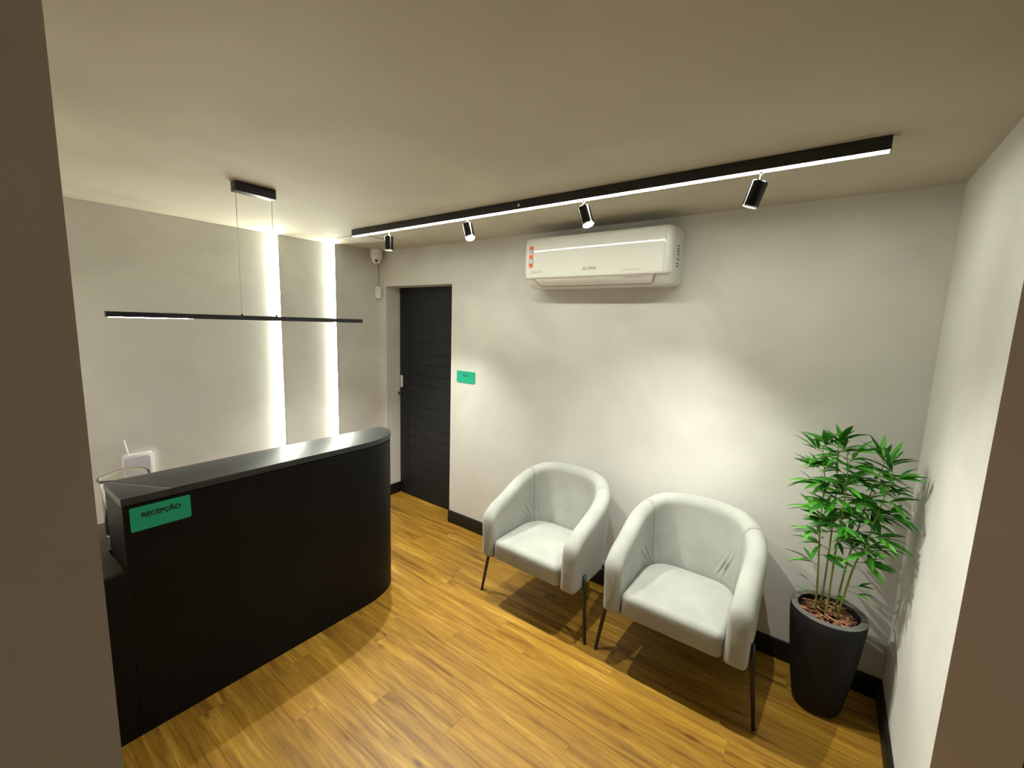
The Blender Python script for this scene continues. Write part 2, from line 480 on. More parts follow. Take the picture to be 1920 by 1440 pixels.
# ------------------------------------------------------------ pendant
PX = 1.182
t = thing('pendant_lamp', 'slim black linear pendant lamp hanging over the reception desk on two thin cables', 'pendant lamp', (PX, 0, 0))
box('canopy', -0.026, 0.028, -1.703, -1.512, H - 0.048, H - 0.0005, M_navy, t, 0.0015)
for y in (-1.692, -1.523):
    bm = bmesh.new(); add_tube(bm, [(0, y, H - 0.046), (0, y, 1.780)], 0.0015, 8); obj('cable', bm, M_alu, t)
    c = bm = bmesh.new(); add_tube(bm, [(0, y, 1.779), (0, y, 1.790)], [0.006, 0.003], 10); obj('cable_grip', bm, M_navy, t)
bm = bmesh.new()
add_box(bm, -0.011, 0.011, -2.208, -1.0, 1.770, 1.781); add_box(bm, -0.011, -0.0094, -2.208, -1.0, 1.7585, 1.770); add_box(bm, 0.0094, 0.011, -2.208, -1.0, 1.7585, 1.770)
add_box(bm, -0.0094, 0.0094, -2.208, -2.199, 1.7585, 1.770); add_box(bm, -0.0094, 0.0094, -1.009, -1.0, 1.7585, 1.770)
obj('bar', bm, M_navy, t)
bm = bmesh.new()
add_rings(bm, [[Vector(p) for p in ((-0.009, y, 1.768), (0.009, y, 1.768), (0.009, y, z), (-0.009, y, z))] for y, z in ((-2.198, 1.7568), (-2.05, 1.7560), (-1.86, 1.7592), (-1.01, 1.7592))])
obj('diffuser', bm, M_pend, t)

# ------------------------------------------------------------ reception counter
XC, XF, HC, YL, YN = 1.434, 1.152, 1.051, -2.262, -0.846
def counter_plan(ins=0.0):
    pts = [(XF + ins, YL + ins), (XC - ins, YL + ins)]
    a, b_ = XC - XF - 0.03, 0.34
    cx, cy = XC - a, YN - b_
    n = 20
    for i in range(n + 1):
        th = PI / 2 * i / n
        e = 2 / 2.25
        pts.append((cx + (a - ins) * math.cos(th) ** e, cy + (b_ - ins) * math.sin(th) ** e))
    pts.append((XF + ins, YN - ins))
    return pts
t = thing('reception_counter', 'tall black reception counter with a rounded end and a green sign on its front', 'counter', (0, 0, 0))
bm = bmesh.new(); add_prism(bm, counter_plan(0.003), 0.0, HC - 0.036); autosmooth(obj('front_panel', bm, M_black, t), 25)
bm = bmesh.new(); add_prism(bm, counter_plan(0.010), HC - 0.036, HC - 0.030); obj('shadow_gap', bm, M_metal, t)
SY = YL + 0.163   # mitre ends here on the front edge
pl = counter_plan(0.0)
bm = bmesh.new(); add_prism(bm, [(XF, YL + 0.0015), (XC, SY)] + pl[2:], HC - 0.030, HC, 0.0012); autosmooth(obj('countertop', bm, M_blacktop, t), 25)
bm = bmesh.new(); add_prism(bm, [(XF, YL), (XC, YL), (XC, SY - 0.0016)], HC - 0.030, HC, 0.0012); autosmooth(obj('countertop_corner', bm, M_blacktop, t), 25)
bm = bmesh.new(); add_prism(bm, [(XF + .001, YL + 0.0002), (XC - .001, SY - 0.0022), (XC - .001, SY + 0.0008), (XF + .001, YL + 0.003)], HC - 0.006, HC + 0.0001); obj('mitre_seam', bm, M_seam, t)

# sign on the counter
def rrect(w_, h_, r_, n=6):
    out = []
    for cx, cy, a0 in ((w_ / 2 - r_, h_ / 2 - r_, 0), (-w_ / 2 + r_, h_ / 2 - r_, 90), (-w_ / 2 + r_, -h_ / 2 + r_, 180), (w_ / 2 - r_, -h_ / 2 + r_, 270)):
        for i in range(n + 1):
            a = math.radians(a0 + 90 * i / n)
            out.append((cx + r_ * math.cos(a), cy + r_ * math.sin(a)))
    return out
t = thing('reception_sign', 'green rectangular sign reading RECEPÇÃO on the front of the black counter', 'sign', (XC, -2.1375, 0.9545))
FX = Matrix(((0, 0, 1, 0), (1, 0, 0, 0), (0, 1, 0, 0), (0, 0, 0, 1)))   # local xy -> world yz, facing +x
bm = bmesh.new(); add_prism(bm, rrect(0.203, 0.100, 0.006), -0.0025, 0.0015); bm.transform(FX); obj('plate', bm, M_green, t)
text('lettering', 'RECEPÇÃO', 0.0265, M_sgtext, t, Matrix.Translation((0.0018, 0.000, 0.012)) @ FX, 0.0004, 0.0013, 0, 1.0)

# desk behind the counter
t = thing('desk', 'low dark brown desk behind the black counter, holding the glass jug', 'desk', (0, 0, 0))
bm = bmesh.new(); add_prism(bm, [(0.80, -2.54), (1.4015, -2.54), (1.4015, YL - 0.006), (XF - 0.004, YL - 0.006), (XF - 0.004, -1.00), (0.62, -1.00), (0.62, -1.95), (0.80, -2.05)], 0.708, 0.74, 0.001)
autosmooth(obj('desktop', bm, M_desk, t), 25)
box('side_panel', 1.402, 1.4305, -2.54, YL - 0.0005, 0.0, 0.7405, M_black, t)
box('end_panel', 0.64, XF - 0.006, -1.03, -1.005, 0.0, 0.708, M_black, t)
box('modesty_panel', XF - 0.03, XF - 0.006, -2.255, -1.032, 0.0, 0.708, M_black, t)

# glass jug
JX, JY = 1.045, -2.172
t = thing('glass_jug', 'clear glass jug with a wavy rim standing on the desk behind the counter', 'jug', (JX, JY, 0.7402))
def wav(r_, z_, a):
    k = max(0.0, (z_ - 0.24) / 0.05)
    s = math.exp(-((((a - 0.6 + PI) % (2 * PI)) - PI) / 0.35) ** 2)
    return r_ + k * (0.012 * s + 0.003 * math.cos(3 * a)), z_ + k * (0.007 * math.cos(2 * a + 1.0) + 0.006 * s)
prof = [(0.0, 0.0), (0.070, 0.0), (0.078, 0.006), (0.081, 0.02), (0.081, 0.24), (0.086, 0.275), (0.092, 0.29), (0.0935, 0.294), (0.090, 0.294), (0.084, 0.277), (0.0765, 0.24), (0.0765, 0.035), (0.068, 0.024), (0.0, 0.021)]
bm = bmesh.new(); add_lathe(bm, prof, 56, fn=wav); obj('jug_body', bm, M_glass, t, smooth=True)
bm = bmesh.new()
hp = [(0.080 * -0.8, 0.080 * -0.6, 0.22), (-0.105, -0.079, 0.225), (-0.118, -0.088, 0.17), (-0.110, -0.082, 0.10), (-0.066, -0.049, 0.07)]
add_tube(bm, hp, [0.007, 0.007, 0.006, 0.006, 0.007], 10)
bmesh.ops.rotate(bm, verts=bm.verts, cent=(0, 0, 0), matrix=Matrix.Rotation(math.radians(-125), 3, 'Z'))
obj('jug_handle', bm, M_glass, t, smooth=True)

# router on the left wall
t = thing('router', 'white wifi router with one antenna on the left wall behind the counter', 'router', (-0.0495, -1.895, 0.765))
bm = bmesh.new(); add_prism(bm, rrect(0.165, 0.165, 0.02, 8), 0.0, 0.030, 0.004); bm.transform(FX); autosmooth(obj('case', bm, M_white, t), 40)
bm = bmesh.new(); add_prism(bm, rrect(0.135, 0.14, 0.014, 8), 0.0302, 0.0325, 0.001)
bmesh.ops.translate(bm, verts=bm.verts, vec=(-0.008, -0.006, 0)); bm.transform(FX); obj('front_cover', bm, M_router, t)
bm = bmesh.new()
for i in range(5): add_box(bm, 0.0324, 0.0330, 0.000 + i * 0.010, 0.006 + i * 0.010, 0.046, 0.049)
obj('indicator', bm, M_stw, t)
bm = bmesh.new(); add_tube(bm, [(0.014, -0.050, 0.075), (0.014, -0.051, 0.10), (0.014, -0.062, 0.185)], [0.006, 0.005, 0.004], 12); obj('antenna', bm, M_white, t, smooth=True)

# ------------------------------------------------------------ door sign
FY = Matrix(((1, 0, 0, 0), (0, 0, -1, 0), (0, 1, 0, 0), (0, 0, 0, 1)))  # local xy -> world xz, facing -y
t = thing('room_sign', 'small green sign reading SALA 1 on the wall right of the black door', 'sign', (1.167, 0, 1.329))
bm = bmesh.new(); add_prism(bm, rrect(0.205, 0.098, 0.010), 0.0002, 0.004); bm.transform(FY); obj('plate', bm, M_green, t)
text('lettering', 'SALA 1', 0.021, M_sgtext, t, Matrix.Translation((-0.002, -0.0045, 0.012)) @ FY, 0.0004, 0.0006)

# ------------------------------------------------------------ camera and motion sensor in the corner
t = thing('security_camera', 'white dome security camera under the ceiling in the corner by the door', 'security camera', (0.088, -0.090, H))
bm = bmesh.new(); add_lathe(bm, [(0, 0), (0.056, 0), (0.056, -0.040), (0.052, -0.046), (0.0, -0.046)], 40); autosmooth(obj('mount', bm, M_offwhite, t), 35)
bm = bmesh.new(); add_lathe(bm, [(0, -0.044), (0.0535, -0.044), (0.0545, -0.060), (0.052, -0.078), (0.045, -0.086), (0, -0.086)], 40); autosmooth(obj('collar', bm, M_offwhite, t), 35)
bm = bmesh.new()
prof = [(0.042 * math.cos(a), -0.090 + 0.042 * math.sin(a)) for a in [math.radians(x) for x in range(60, -91, -10)]]
prof = [(max(r_, 0.0), z_) for r_, z_ in prof]; prof[-1] = (0, prof[-1][1])
add_lathe(bm, [(0, prof[0][1])] + prof, 32)
ball = autosmooth(obj('camera_ball', bm, M_white, t), 50)
dv = (CAM - Vector((0.088, -0.09, H - 0.09))); dv.z = -1.6; dv.normalize()
q = dv.to_track_quat('Z', 'Y').to_matrix().to_4x4()
bm = bmesh.new(); add_box(bm, -0.014, 0.014, -0.006, 0.009, 0.036, 0.0435, 0.002, 1); add_box(bm, -0.007, 0.007, -0.020, -0.014, 0.036, 0.0425, 0.001, 1)
ln = obj('camera_lens', bm, M_lens, ball); ln.matrix_local = Matrix.Translation((0, 0, -0.090)) @ q
t = thing('motion_sensor', 'small white motion sensor on the wall corner beside the door', 'motion sensor', (0.034, -0.034, 1.985), math.radians(45))
box('case', -0.026, 0.026, -0.020, 0.026, 0, 0.112, M_white, t, 0.008, 3)
bm = bmesh.new(); add_box(bm, -0.019, 0.019, -0.0225, -0.0195, 0.012, 0.062, 0.0012, 1); obj('sensor_window', bm, M_offwhite, t)
bm = bmesh.new(); add_box(bm, -0.018, 0.018, -0.0215, -0.0195, 0.070, 0.073); add_box(bm, -0.005, 0.005, -0.0215, -0.0195, 0.084, 0.088); obj('indicator', bm, M_grey, t)
t = thing('camera_cable', 'thin grey cable running down the corner from camera to sensor', 'cable', (0.006, -0.006, 2.097))
bm = bmesh.new(); add_tube(bm, [(0, 0, 0), (0, 0, H - 2.097 - 0.05), (0.03, -0.03, H - 2.097 - 0.03)], 0.0022, 8); obj('wire', bm, M_seam, t)

# ------------------------------------------------------------ air conditioner
AX0, AX1, AZ0, AZ1 = 1.872, 2.852, 2.030, 2.350
t = thing('air_conditioner', 'white split air conditioner mounted high on the back wall', 'air conditioner', ((AX0 + AX1) / 2, 0, AZ0))
AW, AH = AX1 - AX0, AZ1 - AZ0
def smoothpoly(pts, it=2):
    for _ in range(it):
        out = [pts[0]]
        for a, b_ in zip(pts[:-1], pts[1:]):
            out.append((a[0] * .75 + b_[0] * .25, a[1] * .75 + b_[1] * .25)); out.append((a[0] * .25 + b_[0] * .75, a[1] * .25 + b_[1] * .75))
        out.append(pts[-1]); pts = out
    return pts
body = [(-0.0005, AH)] + smoothpoly([(-0.10, AH + .002), (-0.180, AH + 0.001), (-0.214, AH - 0.010), (-0.218, AH - 0.05), (-0.220, AH - 0.16), (-0.214, 0.065), (-0.207, 0.056)], 2) + \
       [(-0.196, 0.054), (-0.178, 0.030), (-0.156, 0.010), (-0.150, 0.004), (-0.140, 0.0), (-0.0005, 0.0)]
def ac_loft(prof, half, rend, cy=-0.02, cz=AH / 2, grow=0.0):
    rings = []
    n = 10
    xs = []
    for i in range(n + 1):
        a = PI / 2 * i / n
        xs.append((-half + rend * (1 - math.sin(a)), 1 - math.cos(a) if False else math.cos(a)))
    sts = [(-half + rend * (1 - math.cos(PI / 2 * i / n)), 1 - math.sin(PI / 2 * i / n)) for i in range(n + 1)]
    sts += [(-x, s) for x, s in reversed(sts)]
    for x, s in sts:
        k = s * rend
        ring = []
        for (y, z) in prof:
            dy = y - cy; dz = z - cz
            yy = y + (k * 0.85 if dy < -0.08 else 0) * min(1, (-dy - 0.08) / 0.08) if dy < -0.08 else y
            zz = z - math.copysign(min(k * 0.42, abs(dz)), dz) * min(1, abs(dz) / 0.10)
            ring.append(Vector((x, yy, zz)))
        rings.append(ring)
    return rings
bm = bmesh.new(); add_rings(bm, ac_loft(body, AW / 2, 0.045)); autosmooth(obj('body', bm, M_acw, t), 32)
# glossy front panel
fp = [p for p in body if p[0] < -0.165 and p[1] > 0.055]
out = [(y - 0.0035 if y < -0.19 else y - 0.0025, z + 0.001) for y, z in fp]
inn = [(y + 0.004, z - 0.001) for y, z in reversed(fp)]
bm = bmesh.new(); add_rings(bm, ac_loft(out + inn, AW / 2 - 0.022, 0.030)); autosmooth(obj('front_panel', bm, M_acp, t), 32)
# flap
fpf = [(-0.204, 0.0555), (-0.200, 0.044), (-0.186, 0.024), (-0.166, 0.008), (-0.162, 0.013), (-0.181, 0.029), (-0.196, 0.050)]
rings = [[Vector((x, y, z)) for y, z in fpf] for x in (-0.405, 0.400)]
for r_, s_ in ((rings[0], 1), (rings[1], -1)):
    for p in r_: p.x += s_ * (0.056 - p.z) * 0.5
bm = bmesh.new(); add_rings(bm, rings); autosmooth(obj('air_flap', bm, M_acf, t), 50)
bm = bmesh.new()
for (yy, zz) in ((-0.2055, 0.0575), (-0.1625, 0.0065)):
    add_tube(bm, [(-0.405 + (0.03 if zz < .02 else 0), yy, zz), (0.400 - (0.03 if zz < .02 else 0), yy, zz)], 0.0016, 6)
for s_ in (-1, 1):
    add_tube(bm, [(s_ * 0.4035, -0.2045, 0.056), (s_ * 0.397, -0.200, 0.044), (s_ * 0.387, -0.186, 0.024), (s_ * 0.378, -0.1655, 0.008)], 0.0014, 6)
obj('flap_gap', bm, M_dark, t)
bm = bmesh.new(); add_box(bm, 0.215, 0.335, -0.2035, -0.201, 0.0445, 0.0465); obj('flap_lettering', bm, M_grey, t)
bm = bmesh.new()
for z_ in (0.10, 0.115, 0.14, 0.165, 0.18, 0.195, 0.21):
    add_box(bm, AW / 2 - 0.004, AW / 2 + 0.0006, -0.125, -0.085, z_, z_ + 0.006)
obj('side_vent', bm, M_dark, t)
bm = bmesh.new(); add_box(bm, AW / 2 - 0.003, AW / 2 + 0.0012, -0.150, -0.143, 0.06, 0.25, 0.001, 1); obj('side_rib', bm, M_acw, t)
# prints on the front panel (the face stands at y about -0.2215)
def face_y(z): 
    best = None
    for (y, zz) in out:
        if best is None or abs(zz - z) < best[0]: best = (abs(zz - z), y)
    return best[1]
sx_ = -0.425
bm = bmesh.new()
zs = [0.128 + 0.0135 * i for i in range(11)]
for za, zb in zip(zs[:-1], zs[1:]):
    add_box(bm, sx_ - 0.015, sx_ + 0.015, min(face_y(za), face_y(zb)) - 0.0010, max(face_y(za), face_y(zb)) + 0.002, za, zb + .0002)
stk = obj('energy_sticker', bm, M_orange, t)
for zc, s_ in ((0.224, '10'), (0.168, '5')):
    yy = face_y(zc)
    bm = bmesh.new(); add_lathe(bm, [(0, -0.0020), (0.0190, -0.0020), (0.0190, 0.0012), (0, 0.0012)], 28); bm.transform(FY)
    bmesh.ops.translate(bm, verts=bm.verts, vec=(sx_, yy, zc)); obj('badge_ring', bm, M_dark, stk)
    bm = bmesh.new(); add_lathe(bm, [(0, 0.0012), (0.0160, 0.0012), (0.0160, 0.0018), (0, 0.0018)], 28); bm.transform(FY)
    bmesh.ops.translate(bm, verts=bm.verts, vec=(sx_, yy, zc)); obj('badge', bm, M_stw, stk)
    text('numeral', s_, 0.024, M_dark, stk, Matrix.Translation((sx_, yy - 0.0021, zc)) @ FY, 0.0002, 0.0008)
text('brand_lettering', 'GREE', 0.021, M_grey, t, Matrix.Translation((0.016, face_y(0.1) - 0.0006, 0.103)) @ FY, 0.0003, 0.0004, 0.3, 1.25)
bm = bmesh.new()
ring = []
for k in range(22):
    a = math.radians(40 + 300 * k / 21); ring.append((-0.030 + 0.0095 * math.cos(a), face_y(0.1) - 0.0006, 0.103 + 0.0085 * math.sin(a)))
ring.append((-0.026, face_y(0.1) - 0.0006, 0.103))
add_tube(bm, ring, 0.0014, 6); obj('brand_emblem', bm, M_dark, t)
text('model_lettering', 'Easy A', 0.030, principled('print_faint', (0.40, 0.40, 0.36), 0.5)[0], t, Matrix.Translation((-0.385, face_y(0.1) - 0.0006, 0.098)) @ FY, 0.0003, 0, 0.3)
bm = bmesh.new(); add_box(bm, 0.215, 0.325, face_y(0.084) - 0.0012, face_y(0.084), 0.0830, 0.0845); obj('front_lettering', bm, M_grey, t)

# ------------------------------------------------------------ armchairs
CA, CYF, CYS, CB, CN = 0.345, -0.322, -0.05, 0.350, 2.35
def half_plan(n=130):
    raw = []
    for i in range(401):
        th = PI / 2 * (1 - i / 400)
        raw.append((CA * max(math.cos(th), 0) ** (2 / CN), CYS + CB * max(math.sin(th), 0) ** (2 / CN)))
    for i in range(1, 60): raw.append((CA, CYS + (CYF - CYS) * i / 59))
    ds = [0]
    for a, b_ in zip(raw[:-1], raw[1:]): ds.append(ds[-1] + math.hypot(b_[0] - a[0], b_[1] - a[1]))
    L = ds[-1]
    out = []
    j = 0
    for i in range(n + 1):
        s = L * i / n
        while j < len(ds) - 2 and ds[j + 1] < s: j += 1
        f = (s - ds[j]) / max(ds[j + 1] - ds[j], 1e-9)
        out.append((raw[j][0] + (raw[j + 1][0] - raw[j][0]) * f, raw[j][1] + (raw[j + 1][1] - raw[j][1]) * f))
    return out, L
HP, HL = half_plan()
NP = len(HP) - 1
full = [(-x, y) for x, y in reversed(HP)] + HP[1:]        # u from -1 (front left) to 1 (front right)
NF = len(full) - 1
def nrm(i):
    a = full[max(i - 1, 0)]; b_ = full[min(i + 1, NF)]
    dx, dy = b_[0] - a[0], b_[1] - a[1]; l = math.hypot(dx, dy)
    return (-dy / l, dx / l)      # outward
def sm(t): t = min(max(t, 0), 1); return t * t * (3 - 2 * t)
def crest(s):
    q = (s - 0.30) / 0.70
    if q < 0: return 0.835 - 0.012 * (s / 0.30) ** 2
    return 0.823 - 0.205 * (0.6 * q + 0.4 * sm(q)) - 0.045 * max(0.0, (s - 0.86) / 0.14) ** 2
WR = []   # wrinkles: (u, z, du, dz, amp)
for u0, z0, u1, z1, amp in ((-0.47, 0.46, -0.56, 0.56, 0.005), (-0.44, 0.47, -0.47, 0.60, 0.004), (-0.50, 0.46, -0.63, 0.54, 0.004), (-0.36, 0.47, -0.40, 0.59, 0.004),
                            (0.26, 0.47, 0.34, 0.60, 0.006), (0.20, 0.47, 0.27, 0.56, 0.005), (0.50, 0.47, 0.56, 0.58, 0.003)):
    WR.append((u0, z0 + 0.005, u1, z1 + 0.01, amp * 1.4))
def wrinkle(u, z):
    d = 0
    for u0, z0, u1, z1, amp in WR:
        ax, az, bx, bz = u0 * HL, z0, u1 * HL, z1
        px, pz = u * HL - ax, z - az
        vx, vz = bx - ax, bz - az
        l2 = vx * vx + vz * vz
        f = (px * vx + pz * vz) / l2
        if f < -0.2 or f > 1.2: continue
        dist = abs(px * vz - pz * vx) / math.sqrt(l2)
        w_ = math.sin(PI * min(max((f + 0.2) / 1.4, 0), 1)) ** 1.2
        d += amp * w_ * math.exp(-(dist / 0.007) ** 2) - amp * 0.5 * w_ * math.exp(-((dist - 0.016) / 0.008) ** 2)
    return d
BOT = 0.306
def section(i, ins):
    u = i / NF * 2 - 1; s = abs(u)
    x, y = full[i]; nx, ny = nrm(i)
    th = 0.096 + 0.012 * (1 - sm(s / 0.5))
    top = crest(s) - ins * 1.3
    bot = BOT + ins * 0.6
    R_ = th / 2
    pts = []
    def P(off, z, inner=False):
        lean = 0.018 * (1 - sm((s - 0.4) / 0.5)) * ((z - BOT) / 0.5)       # back leans outwards
        tuck = -0.008 * (1 - sm((z - BOT) / 0.35))
        pr = lean * 0.5 + 0.003 + tuck
        ex = wrinkle(u, z) if inner else 0
        extra = 0.045 * (1 - sm((z - 0.40) / 0.4)) * (1 - sm(s / 0.6)) if inner else 0
        o_ = off + pr - ex - extra
        return Vector((x + nx * o_, y + ny * o_, z))
    br = 0.014
    o0, o1 = -ins, -th + ins
    zt = top - R_
    for k in range(4):
        a = PI / 2 * k / 3; pts.append(P(o0 - br + br * math.sin(a), bot + br - br * math.cos(a)))
    for k in range(1, 14): pts.append(P(o0, bot + br + (zt - bot - br) * k / 14))
    for k in range(0, 17):
        a = PI * k / 16
        mid = (o0 + o1) / 2; rr = (o0 - o1) / 2
        pts.append(P(mid + rr * math.cos(a), zt + R_ * math.sin(a) ** 0.9, k > 10))
    for k in range(1, 34): pts.append(P(o1, zt + (bot + br - zt) * k / 34, True))
    for k in range(4):
        a = PI / 2 * k / 3; pts.append(P(o1 + br - br * math.cos(a), bot + br - br * math.sin(a), True))
    return pts
def shell(i0, i1, end0, end1):
    step = HL / NP
    rings = []
    rf, rs = 0.032, 0.006
    # extra fine stations near the ends come from the sampling itself
    for i in range(i0, i1 + 1):
        ins = 0
        for e, d in ((end0, (i - i0) * step), (end1, (i1 - i) * step)):
            r_ = rf if e == 'front' else rs
            if d < r_: ins = max(ins, (r_ - math.sqrt(max(r_ * r_ - (r_ - d) ** 2, 0))) * (0.75 if e == 'front' else 0.7))
        rings.append(section(i, ins))
    bm = bmesh.new(); add_rings(bm, rings)
    return bm
SEAM = int(round(0.435 * NP))
mid = NF // 2

def seat_bm():
    # inner outline, slightly smaller than the shell opening
    outl = []
    off = 0.1035
    ii = list(range(0, NF + 1, 4))
    for i in ii:
        x, y = full[i]; nx, ny = nrm(i)
        s = abs(i / NF * 2 - 1)
        o_ = off + 0.052 * (1 - sm(s / 0.6))
        outl.append((x - nx * o_, y - ny * o_))
    fr = outl[-1]
    rc = 0.034
    outl = [p for p in outl if p[1] > fr[1] + rc + 0.004]
    nside = len(outl)
    arc = [(fr[0] - rc + rc * math.cos(a), fr[1] + rc - rc * math.sin(a)) for a in [PI / 2 * k / 6 for k in range(7)]]
    n = 22
    xa = fr[0] - rc
    front = [(xa - 2 * xa * k / n, fr[1]) for k in range(1, n)]
    outl = outl + arc + front + [(-x, y) for x, y in reversed(arc)]
    cx, cy = 0, -0.06
    m = len(outl)
    def pt(k, ins):
        a = outl[k - 1]; b_ = outl[(k + 1) % m]
        dx, dy = b_[0] - a[0], b_[1] - a[1]; l = math.hypot(dx, dy)
        nx, ny = -dy / l, dx / l
        x, y = outl[k]
        return (x - nx * ins, y - ny * ins)
    rings = []
    zb, zt = 0.316, 0.440
    for ins, z in ((0.02, zb), (0.006, zb + 0.003), (0.0, zb + 0.012)):
        rings.append([Vector((*pt(k, ins), z)) for k in range(m)])
    def rad(k):
        x, y = outl[k]
        return 0.031
    for j in range(0, 9):
        a = PI / 2 * j / 8
        ring = []
        for k in range(m):
            r_ = rad(k)
            q = pt(k, 0)
            # inset towards centre, keeps corners clean
            d = Vector((cx - q[0], cy - q[1])); 
            nx_in = Vector(pt(k, 1)) - Vector(q)
            ins = r_ * (1 - math.cos(a))
            p2 = Vector(q) + nx_in * ins
            ring.append(Vector((p2.x, p2.y, zt - r_ + r_ * math.sin(a))))
        rings.append(ring)
    last = rings[-1]
    for f in (0.94, 0.86, 0.74, 0.6, 0.44, 0.28, 0.14, 0.04):
        dome = 0.020 * (1 - f ** 2.2)
        rings.append([Vector((cx + (p.x - cx) * f, cy + (p.y - cy) * f, p.z + dome)) for p in last])
    bm = bmesh.new(); add_rings(bm, rings)
    return bm

def make_chair(label, loc, rz):
    t = thing('armchair', label, 'armchair', loc, rz, 'pale barrel armchairs along the back wall')
    ob = obj('backrest', shell(mid - SEAM, mid + SEAM, 'seam', 'seam'), M_fabric, t); autosmooth(ob, 70)
    autosmooth(obj('armrest', shell(0, mid - SEAM, 'front', 'seam'), M_fabric, t), 70)
    autosmooth(obj('armrest', shell(mid + SEAM, NF, 'seam', 'front'), M_fabric, t), 70)
    autosmooth(obj('seat', seat_bm(), M_fabric, t), 70)
    bm = bmesh.new()
    add_prism(bm, [(-0.24, -0.20), (0.24, -0.20), (0.24, 0.05), (0.14, 0.15), (-0.14, 0.15), (-0.24, 0.05)], 0.296, 0.322)
    obj('underframe', bm, M_metal, t)
    for s_ in (-1, 1):
        bm = bmesh.new(); add_tube(bm, [(s_ * 0.346, -0.212, 0.385), (s_ * 0.352, -0.216, 0.30), (s_ * 0.390, -0.245, 0.0)], [0.0115, 0.0115, 0.0085], 14); obj('leg', bm, M_metal, t, smooth=True)
        bm = bmesh.new(); add_tube(bm, [(s_ * 0.265, 0.150, 0.33), (s_ * 0.330, 0.235, 0.0)], [0.0115, 0.0085], 14); obj('leg', bm, M_metal, t, smooth=True)
    return t
c1 = make_chair('pale grey upholstered barrel armchair with black legs, the one nearer the black door', (2.273, -0.340, 0), math.radians(-1.0))
c2 = c1.copy(); COL.objects.link(c2)
for chd in list(c1.children):
    c = chd.copy(); COL.objects.link(c); c.parent = c2
c2.location = (3.112, -0.340, 0); c2.rotation_euler = (0, 0, 0)
c2['label'] = 'pale grey upholstered barrel armchair with black legs, the one nearer the potted plant'

# ------------------------------------------------------------ potted bamboo
PC = (3.720, -0.225)
t = thing('potted_bamboo', 'artificial green bamboo plant in a tall charcoal pot in the right corner', 'potted plant', (PC[0], PC[1], 0))
PZ = 0.495
bm = bmesh.new()
add_lathe(bm, [(0, 0.001), (0.078, 0.001), (0.092, 0.008), (0.101, 0.030), (0.118, 0.14), (0.136, 0.30), (0.148, 0.43), (0.151, PZ - 0.004), (0.149, PZ - 0.0005), (0.121, PZ - 0.0005), (0.119, PZ - 0.006), (0.115, PZ - 0.10), (0, PZ - 0.10)], 64)
autosmooth(obj('pot', bm, M_pot, t), 40)
bm = bmesh.new(); add_lathe(bm, [(0.1205, PZ - 0.001), (0.1205, PZ + 0.0006), (0.150, PZ + 0.0006), (0.1505, PZ - 0.001)], 64, ring=True); obj('pot_rim', bm, M_rim, t)
bm = bmesh.new(); add_lathe(bm, [(0, PZ - 0.028), (0.1165, PZ - 0.030), (0.1165, PZ - 0.04), (0, PZ - 0.04)], 32); obj('soil', bm, M_soil, t)
chips = []
for v in range(6):
    bm = bmesh.new()
    L = random.uniform(0.030, 0.052); wd = random.uniform(0.011, 0.018); th = random.uniform(0.004, 0.007)
    rings = []
    for k in range(5):
        f = k / 4 * 2 - 1
        ww = wd / 2 * (1 - 0.55 * abs(f) ** 2) * random.uniform(0.8, 1.1); zz = random.uniform(-0.002, 0.002)
        rings.append([Vector((f * L / 2, -ww, zz)), Vector((f * L / 2, -ww * .2, zz + th * random.uniform(.6, 1.1))), Vector((f * L / 2, ww, zz + th * .3)), Vector((f * L / 2, ww * .2, zz - th / 2))])
    add_rings(bm, rings)
    bmesh.ops.recalc_face_normals(bm, faces=bm.faces[:])
    me = bpy.data.meshes.new('bark_chip'); bm.to_mesh(me); bm.free(); me.materials.append(M_bark); chips.append(me)
for i in range(110):
    a = random.uniform(0, 2 * PI); r_ = 0.100 * math.sqrt(random.random())
    o = bpy.data.objects.new('bark_chip', chips[i % 6]); link(o, t)
    o.location = (r_ * math.cos(a), r_ * math.sin(a), PZ - 0.022 + random.uniform(0, 0.014))
    o.rotation_euler = (random.uniform(-.3, .3), random.uniform(-.25, .25), random.uniform(0, PI * 2) if random.random() < .5 else random.gauss(-0.3, .5))

leafm = []
for v in range(5):
    bm = bmesh.new()
    bend = 0.10 + 0.12 * v / 4
    prof = [(0, 0.04), (0.12, 0.35), (0.3, 0.85), (0.45, 1.0), (0.65, 0.86), (0.85, 0.45), (1.0, 0.02)]
    L_, C_, R_ = [], [], []
    for f, ww in prof:
        z_ = -bend * f * f + 0.04 * math.sin(f * PI)
        hw = 0.098 * ww
        L_.append(bm.verts.new((f, -hw, z_ + hw * 0.25))); C_.append(bm.verts.new((f, 0, z_ - hw * 0.15))); R_.append(bm.verts.new((f, hw, z_ + hw * 0.25)))
    for k in range(len(prof) - 1):
        bm.faces.new((L_[k], L_[k + 1], C_[k + 1], C_[k])); bm.faces.new((C_[k], C_[k + 1], R_[k + 1], R_[k]))
    me = bpy.data.meshes.new('leaf'); bm.to_mesh(me); bm.free(); me.materials.append(M_leaf)
    for p in me.polygons: p.use_smooth = True
    leafm.append(me)

